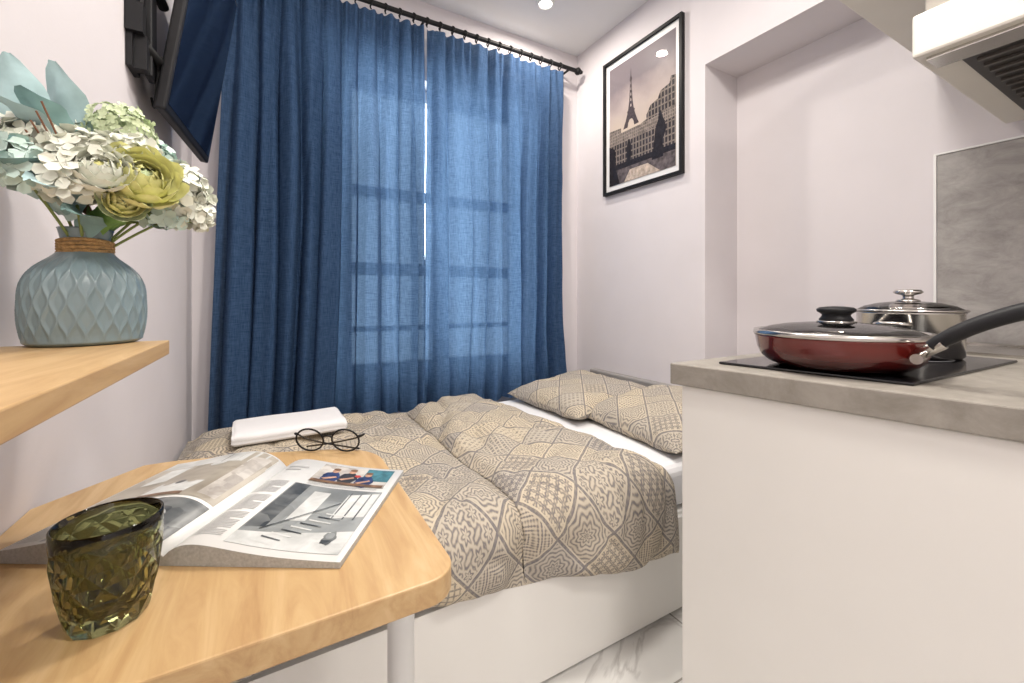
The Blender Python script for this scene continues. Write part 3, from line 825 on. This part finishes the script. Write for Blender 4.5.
def facade_mat(name,c0,c1,bw,bh):
    m,nt,N,L,B=new_mat(name)
    tc=N.new('ShaderNodeTexCoord'); sx=N.new('ShaderNodeSeparateXYZ'); L.new(tc.outputs['Object'],sx.inputs[0])
    cb=N.new('ShaderNodeCombineXYZ'); L.new(sx.outputs[1],cb.inputs[0]); L.new(sx.outputs[2],cb.inputs[1])
    br=N.new('ShaderNodeTexBrick'); br.offset=0; br.inputs['Scale'].default_value=1; br.inputs['Brick Width'].default_value=bw; br.inputs['Row Height'].default_value=bh; br.inputs['Mortar Size'].default_value=bw*.22; br.inputs['Mortar Smooth'].default_value=.3
    br.inputs['Color1'].default_value=c0+(1,); br.inputs['Color2'].default_value=tuple(c*1.6 for c in c0)+(1,); br.inputs['Mortar'].default_value=c1+(1,)
    L.new(cb.outputs[0],br.inputs['Vector'])
    nz=N.new('ShaderNodeTexNoise'); nz.inputs['Scale'].default_value=40; nz.inputs['Detail'].default_value=6; L.new(tc.outputs['Object'],nz.inputs['Vector'])
    mx=N.new('ShaderNodeMixRGB'); mx.blend_type='OVERLAY'; mx.inputs[0].default_value=.8; L.new(br.outputs['Color'],mx.inputs[1]); L.new(nz.outputs['Fac'],mx.inputs[2])
    L.new(mx.outputs[0],B.inputs['Base Color']); B.inputs['Roughness'].default_value=.5; B.inputs['Specular IOR Level'].default_value=.1
    return m
M_fc1=facade_mat('poster_facade',(.03,.026,.03),(.20,.165,.145),.022,.035)
M_fc2=facade_mat('poster_facade_far',(.10,.085,.08),(.26,.215,.185),.014,.018)
M_pd=plain('poster_dark',(.022,.019,.023),.5,var=.3,vscale=60,spec=.1); M_pm=plain('poster_mid',(.11,.092,.095),.5,var=.5,vscale=40,spec=.1); M_pl=plain('poster_light',(.46,.38,.32),.5,var=.4,vscale=40,spec=.1)
M_pt=plain('poster_tower',(.07,.055,.06),.5,var=.3,vscale=90,spec=.1)
ppoly('sky',[(0,0),(1,0),(1,1),(0,1)],M_psky,0)
cx=.36
prof_t=[(.44,.125),(.50,.085),(.555,.055),(.565,.064),(.580,.045),(.65,.027),(.74,.017),(.81,.012),(.815,.02),(.83,.018),(.85,.007),(.91,.002)]
Vt=[];Ft=[]
for t,w in prof_t:
    Vt+=[(1.7789,iy1-(iy1-iy0)*(cx-w),iz0+(iz1-iz0)*t),(1.7789,iy1-(iy1-iy0)*(cx+w),iz0+(iz1-iz0)*t)]
for k in range(len(prof_t)-1): Ft.append((2*k,2*k+1,2*k+3,2*k+2))
mobj('eiffel_tower',Vt,Ft,M_pt,parent=pf)
ppoly('tower_arch',[(cx-.055,.43),(cx+.055,.43),(cx+.042,.475),(cx+.018,.50),(cx-.018,.50),(cx-.042,.475)],M_psky,2)
for k in range(5):
    t=.60+.045*k; w=.02-.0025*k
    ppoly('tower_lattice',[(cx-w*.5,t),(cx+w*.5,t),(cx+w*.3,t+.022),(cx-w*.3,t+.022)],M_psky,2)
ppoly('palace_far',[(0,.30),(1,.30),(1,.50),(.62,.47),(.62,.44),(.5,.42),(.2,.42),(.2,.46),(0,.47)],M_fc2,3)
ppoly('palace_roof',[(.6,.42),(1,.44),(1,.66),(.94,.67),(.92,.62),(.80,.60),(.76,.55),(.66,.53),(.6,.47)],M_fc1,4)
ppoly('facade',[(0,.15),(1,.15),(1,.36),(0,.33)],M_fc1,4)
ppoly('balustrade',[(0,.12),(1,.12),(1,.165),(0,.165)],M_pd,6)
ppoly('plaza',[(0,0),(1,0),(1,.12),(0,.12)],M_pm,6)
ppoly('plaza_light',[(.25,.0),(.8,0),(.62,.09),(.35,.09)],M_pl,7)
ppoly('wall_shadow',[(0,0),(.18,0),(.12,.13),(.10,.30),(0,.34)],M_pd,7)
ppoly('statue',[(.68,.10),(.84,.10),(.83,.22),(.88,.30),(.86,.36),(.83,.40),(.81,.45),(.78,.45),(.77,.39),(.73,.33),(.71,.22)],M_pd,8)
ppoly('statue_small',[(.30,.13),(.36,.13),(.37,.28),(.345,.34),(.32,.34),(.30,.28)],M_pd,8)
mg=bpy.data.materials.new('picture_glazing'); mg.use_nodes=True
nt=mg.node_tree; nt.nodes.clear(); oo=nt.nodes.new('ShaderNodeOutputMaterial'); t1=nt.nodes.new('ShaderNodeBsdfTransparent'); g1=nt.nodes.new('ShaderNodeBsdfGlossy'); g1.inputs['Roughness'].default_value=.02
mxx=nt.nodes.new('ShaderNodeMixShader'); mxx.inputs[0].default_value=.02; nt.links.new(t1.outputs[0],mxx.inputs[1]); nt.links.new(g1.outputs[0],mxx.inputs[2]); nt.links.new(mxx.outputs[0],oo.inputs[0])
mobj('glazing',[(1.770,py0+fw,pz0+fw),(1.770,py1-fw,pz0+fw),(1.770,py1-fw,pz1-fw),(1.770,py0+fw,pz1-fw)],[(0,3,2,1)],mg,parent=pf)

# ------------------------------------------------------------------ kitchen
kc=empty('kitchen_counter')
cpts=[(.80,.668),(2.037,.668),(2.037,-.95),(1.085,-.95)]
prism('countertop',cpts,.852,.90,M_counter,.003,kc)
ppts=[(.814,.646),(2.035,.646),(2.035,-.94),(1.098,-.94)]
prism('cabinet_body',ppts,.0,.851,M_white,.002,kc)
boxes('backsplash',[(2.022,2.0385,-.9,.548,.901,1.547)],M_splash)
boxes('trim_1',[(2.018,2.0395,.549,.556,.901,1.553),(2.018,2.0395,-.9,.549,1.548,1.554)],M_whitegloss)
hob=empty('induction_hob')
M_hob=plain('black_ceramic_glass',(.008,.008,.010),.06,var=.05)
prism('hob_glass',[(.880,.600),(1.50,.605),(1.50,.27),(.945,.285)],.9003,.906,M_hob,.002,hob)
M_mark=plain('hob_marking',(.25,.25,.26),.3)
for (hx,hy) in ((1.06,.44),(1.36,.44)):
    tube('zone_ring',[(hx+.1*math.cos(2*pi*k/40),hy+.1*math.sin(2*pi*k/40),.9061) for k in range(40)],.0006,M_mark,hob,cyclic=True)
sk=empty('kitchen_sink')
boxes('sink_rim',[(1.60,1.98,.46,.50,.9003,.908),(1.60,1.98,.05,.09,.9003,.908),(1.60,1.64,.09,.46,.9003,.908),(1.94,1.98,.09,.46,.9003,.908)],M_steel,sk)
box('sink_bowl',1.64,1.94,.09,.46,.9003,.902,M_steel,0,sk)

# frying pan
fp=empty('frying_pan')
M_redpan,_nt,N,L,B=new_mat('red_enamel')
tc=N.new('ShaderNodeTexCoord'); sx=N.new('ShaderNodeSeparateXYZ'); L.new(tc.outputs['Object'],sx.inputs[0])
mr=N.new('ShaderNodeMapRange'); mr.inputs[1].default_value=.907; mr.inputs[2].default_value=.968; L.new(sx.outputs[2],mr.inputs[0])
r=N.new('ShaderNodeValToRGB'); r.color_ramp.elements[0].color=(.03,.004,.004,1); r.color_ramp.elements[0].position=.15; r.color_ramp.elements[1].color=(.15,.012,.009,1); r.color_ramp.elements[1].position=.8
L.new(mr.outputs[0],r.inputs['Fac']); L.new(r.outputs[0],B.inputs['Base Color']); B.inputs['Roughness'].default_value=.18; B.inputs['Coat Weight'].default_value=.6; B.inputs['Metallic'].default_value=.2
PC=(1.030,.434,.9064)
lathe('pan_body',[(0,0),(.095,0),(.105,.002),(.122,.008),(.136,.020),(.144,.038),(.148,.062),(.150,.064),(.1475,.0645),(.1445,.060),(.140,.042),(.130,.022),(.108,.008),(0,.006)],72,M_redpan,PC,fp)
M_lid,_nt,N,L,B=new_mat('lid_glass')
N.clear(); oo=N.new('ShaderNodeOutputMaterial'); t1=N.new('ShaderNodeBsdfTransparent'); t1.inputs[0].default_value=(.85,.82,.78,1); g1=N.new('ShaderNodeBsdfGlossy'); g1.inputs['Roughness'].default_value=.06
fz=N.new('ShaderNodeFresnel'); fz.inputs[0].default_value=2.8; mxx=N.new('ShaderNodeMixShader'); L.new(fz.outputs[0],mxx.inputs[0]); L.new(t1.outputs[0],mxx.inputs[1]); L.new(g1.outputs[0],mxx.inputs[2]); L.new(mxx.outputs[0],oo.inputs[0])
lathe('lid_dome',[(.146,.070),(.14,.074),(.12,.082),(.09,.088),(.05,.092),(.02,.094),(0,.0942)],64,M_lid,PC,fp)
lathe('lid_rim',[(.1435,.0648),(.1495,.0648),(.1515,.068),(.1505,.0755),(.145,.076),(.1425,.068),(.1435,.0648)],72,M_steel,PC,fp)
lathe('lid_knob',[(0,.094),(.028,.094),(.030,.099),(.026,.104),(.024,.108),(.028,.112),(.033,.115),(.034,.120),(.029,.124),(.014,.126),(0,.1265)],40,M_blackpl,PC,fp)
lathe('knob_collar',[(0,.0925),(.034,.0925),(.035,.095),(.030,.0965),(0,.0965)],40,M_steel,PC,fp)
tube('handle_bracket',[(.992,.294,.950),(.968,.272,.962),(.968,.255,.975)],.010,M_steel,fp,kind='NURBS')
tube('handle_bolt',[(.960,.286,.945),(.990,.290,.945)],.009,M_steel,fp)
tube('handle',[(.968,.270,.968),(.970,.25,.985),(.976,.215,1.010),(.986,.16,1.036),(.996,.10,1.048),(1.004,.06,1.050)],.0125,M_blackpl,fp,kind='NURBS',radii=[.8,1.0,1.0,1.05,1.1,.9])

# saucepan
po=empty('saucepan')
QC=(1.390,.43,.9064)
lathe('pot_body',[(0,0),(.094,0),(.1,.006),(.101,.105),(.104,.108),(.101,.1095),(.098,.105),(.097,.01),(0,.008)],64,M_steel,QC,po)
lathe('pot_lid_rim',[(.099,.110),(.106,.110),(.107,.1135),(.104,.116),(.098,.115),(.099,.110)],64,M_steel,QC,po)
lathe('pot_lid_dome',[(.100,.115),(.085,.124),(.06,.131),(.03,.135),(0,.136)],64,M_lid,QC,po)
lathe('pot_lid_knob',[(0,.135),(.024,.135),(.022,.139),(.011,.142),(.011,.150),(.024,.154),(.029,.158),(.024,.164),(0,.166)],36,M_steel,QC,po)
tube('pot_handle',[(1.292,.395,.985),(1.255,.385,.99),(1.255,.455,.99),(1.292,.46,.985)],.005,M_steel,po,kind='NURBS')

# upper cabinet & hood
uc=empty('upper_cabinet')
box('cabinet_box',1.27,2.037,-.9,.56,1.86,2.155,M_cream,.003,uc)
box('cabinet_door',1.250,1.268,-.89,.558,1.85,2.155,M_cream,.003,uc)
rh=empty('range_hood')
M_dark=plain('hood_filter_dark',(.03,.028,.026),.4,var=.2)
box('hood_body',1.36,2.02,-.25,.39,1.70,1.858,M_cream,.004,rh)
box('hood_visor',1.28,2.02,-.25,.39,1.60,1.698,M_cream,.006,rh)
box('hood_filter',1.37,1.97,-.21,.33,1.594,1.600,M_dark,.001,rh)
boxes('filter_slats',[(1.39+.045*k,1.40+.045*k,-.19,.31,1.588,1.594) for k in range(13)],plain('filter_bar',(.12,.11,.10),.35,metal=.5),rh)
boxes('hood_lip',[(1.30,1.365,-.21,.37,1.592,1.600)],M_steel,rh)

# ------------------------------------------------------------------ lamps
M_lamp,_nt,N,L,B=new_mat('lamp_diffuser'); B.inputs['Emission Color'].default_value=(1,.93,.82,1); B.inputs['Emission Strength'].default_value=14
def downlight(x,y,r,power,k,nm):
    e=empty(nm)
    lathe('housing',[(r,-.001),(r+.014,-.001),(r+.014,-.012),(r+.004,-.016),(r,-.012),(r,-.001)],36,M_whitegloss,(x,y,ZC),e)
    lathe('diffuser',[(0,-.002),(r,-.002),(r,-.004),(0,-.004)],36,M_lamp,(x,y,ZC),e)
    l=bpy.data.lights.new(nm+'_light','AREA'); l.shape='DISK'; l.size=2*r; l.energy=power; l.color=k
    lo=bpy.data.objects.new('lamp_light',l); lo.location=(x,y,ZC-.02); COL.objects.link(lo); lo.parent=e
warm=(1,.92,.82)
downlight(1.31,1.93,.035,10.5,warm,'ceiling_downlight')
downlight(.35,1.25,.035,10,warm,'added_downlight')  # unseen downlight, added to light the room over the bed
downlight(.75,.70,.16,18.5,(1,.95,.88),'added_fill_lamp')  # unseen round lamp, added as soft fill from the ceiling
downlight(.55,-.55,.16,21.5,(1,.95,.88),'added_fill_lamp.001')  # added fill lamp behind the camera, out of view
downlight(.0,-1.2,.16,12,(1,.95,.88),'added_fill_lamp.002')  # another added fill lamp, out of view at the rear

# ------------------------------------------------------------------ world
w=bpy.data.worlds.new('sky'); S.world=w; w.use_nodes=True
bg=w.node_tree.nodes['Background']; bg.inputs[0].default_value=(.76,.88,1,1); bg.inputs[1].default_value=8

# ------------------------------------------------------------------ camera
cd=bpy.data.cameras.new('camera'); cam=bpy.data.objects.new('camera',cd); COL.objects.link(cam)
cam.location=(0,0,1.05); cam.rotation_euler=(pi/2,0,math.radians(-29.63))
cd.sensor_width=36; cd.lens=422/1024*36; cd.shift_y=-43.5/1024; cd.clip_start=.02
S.camera=cam
S.view_settings.view_transform='Standard'
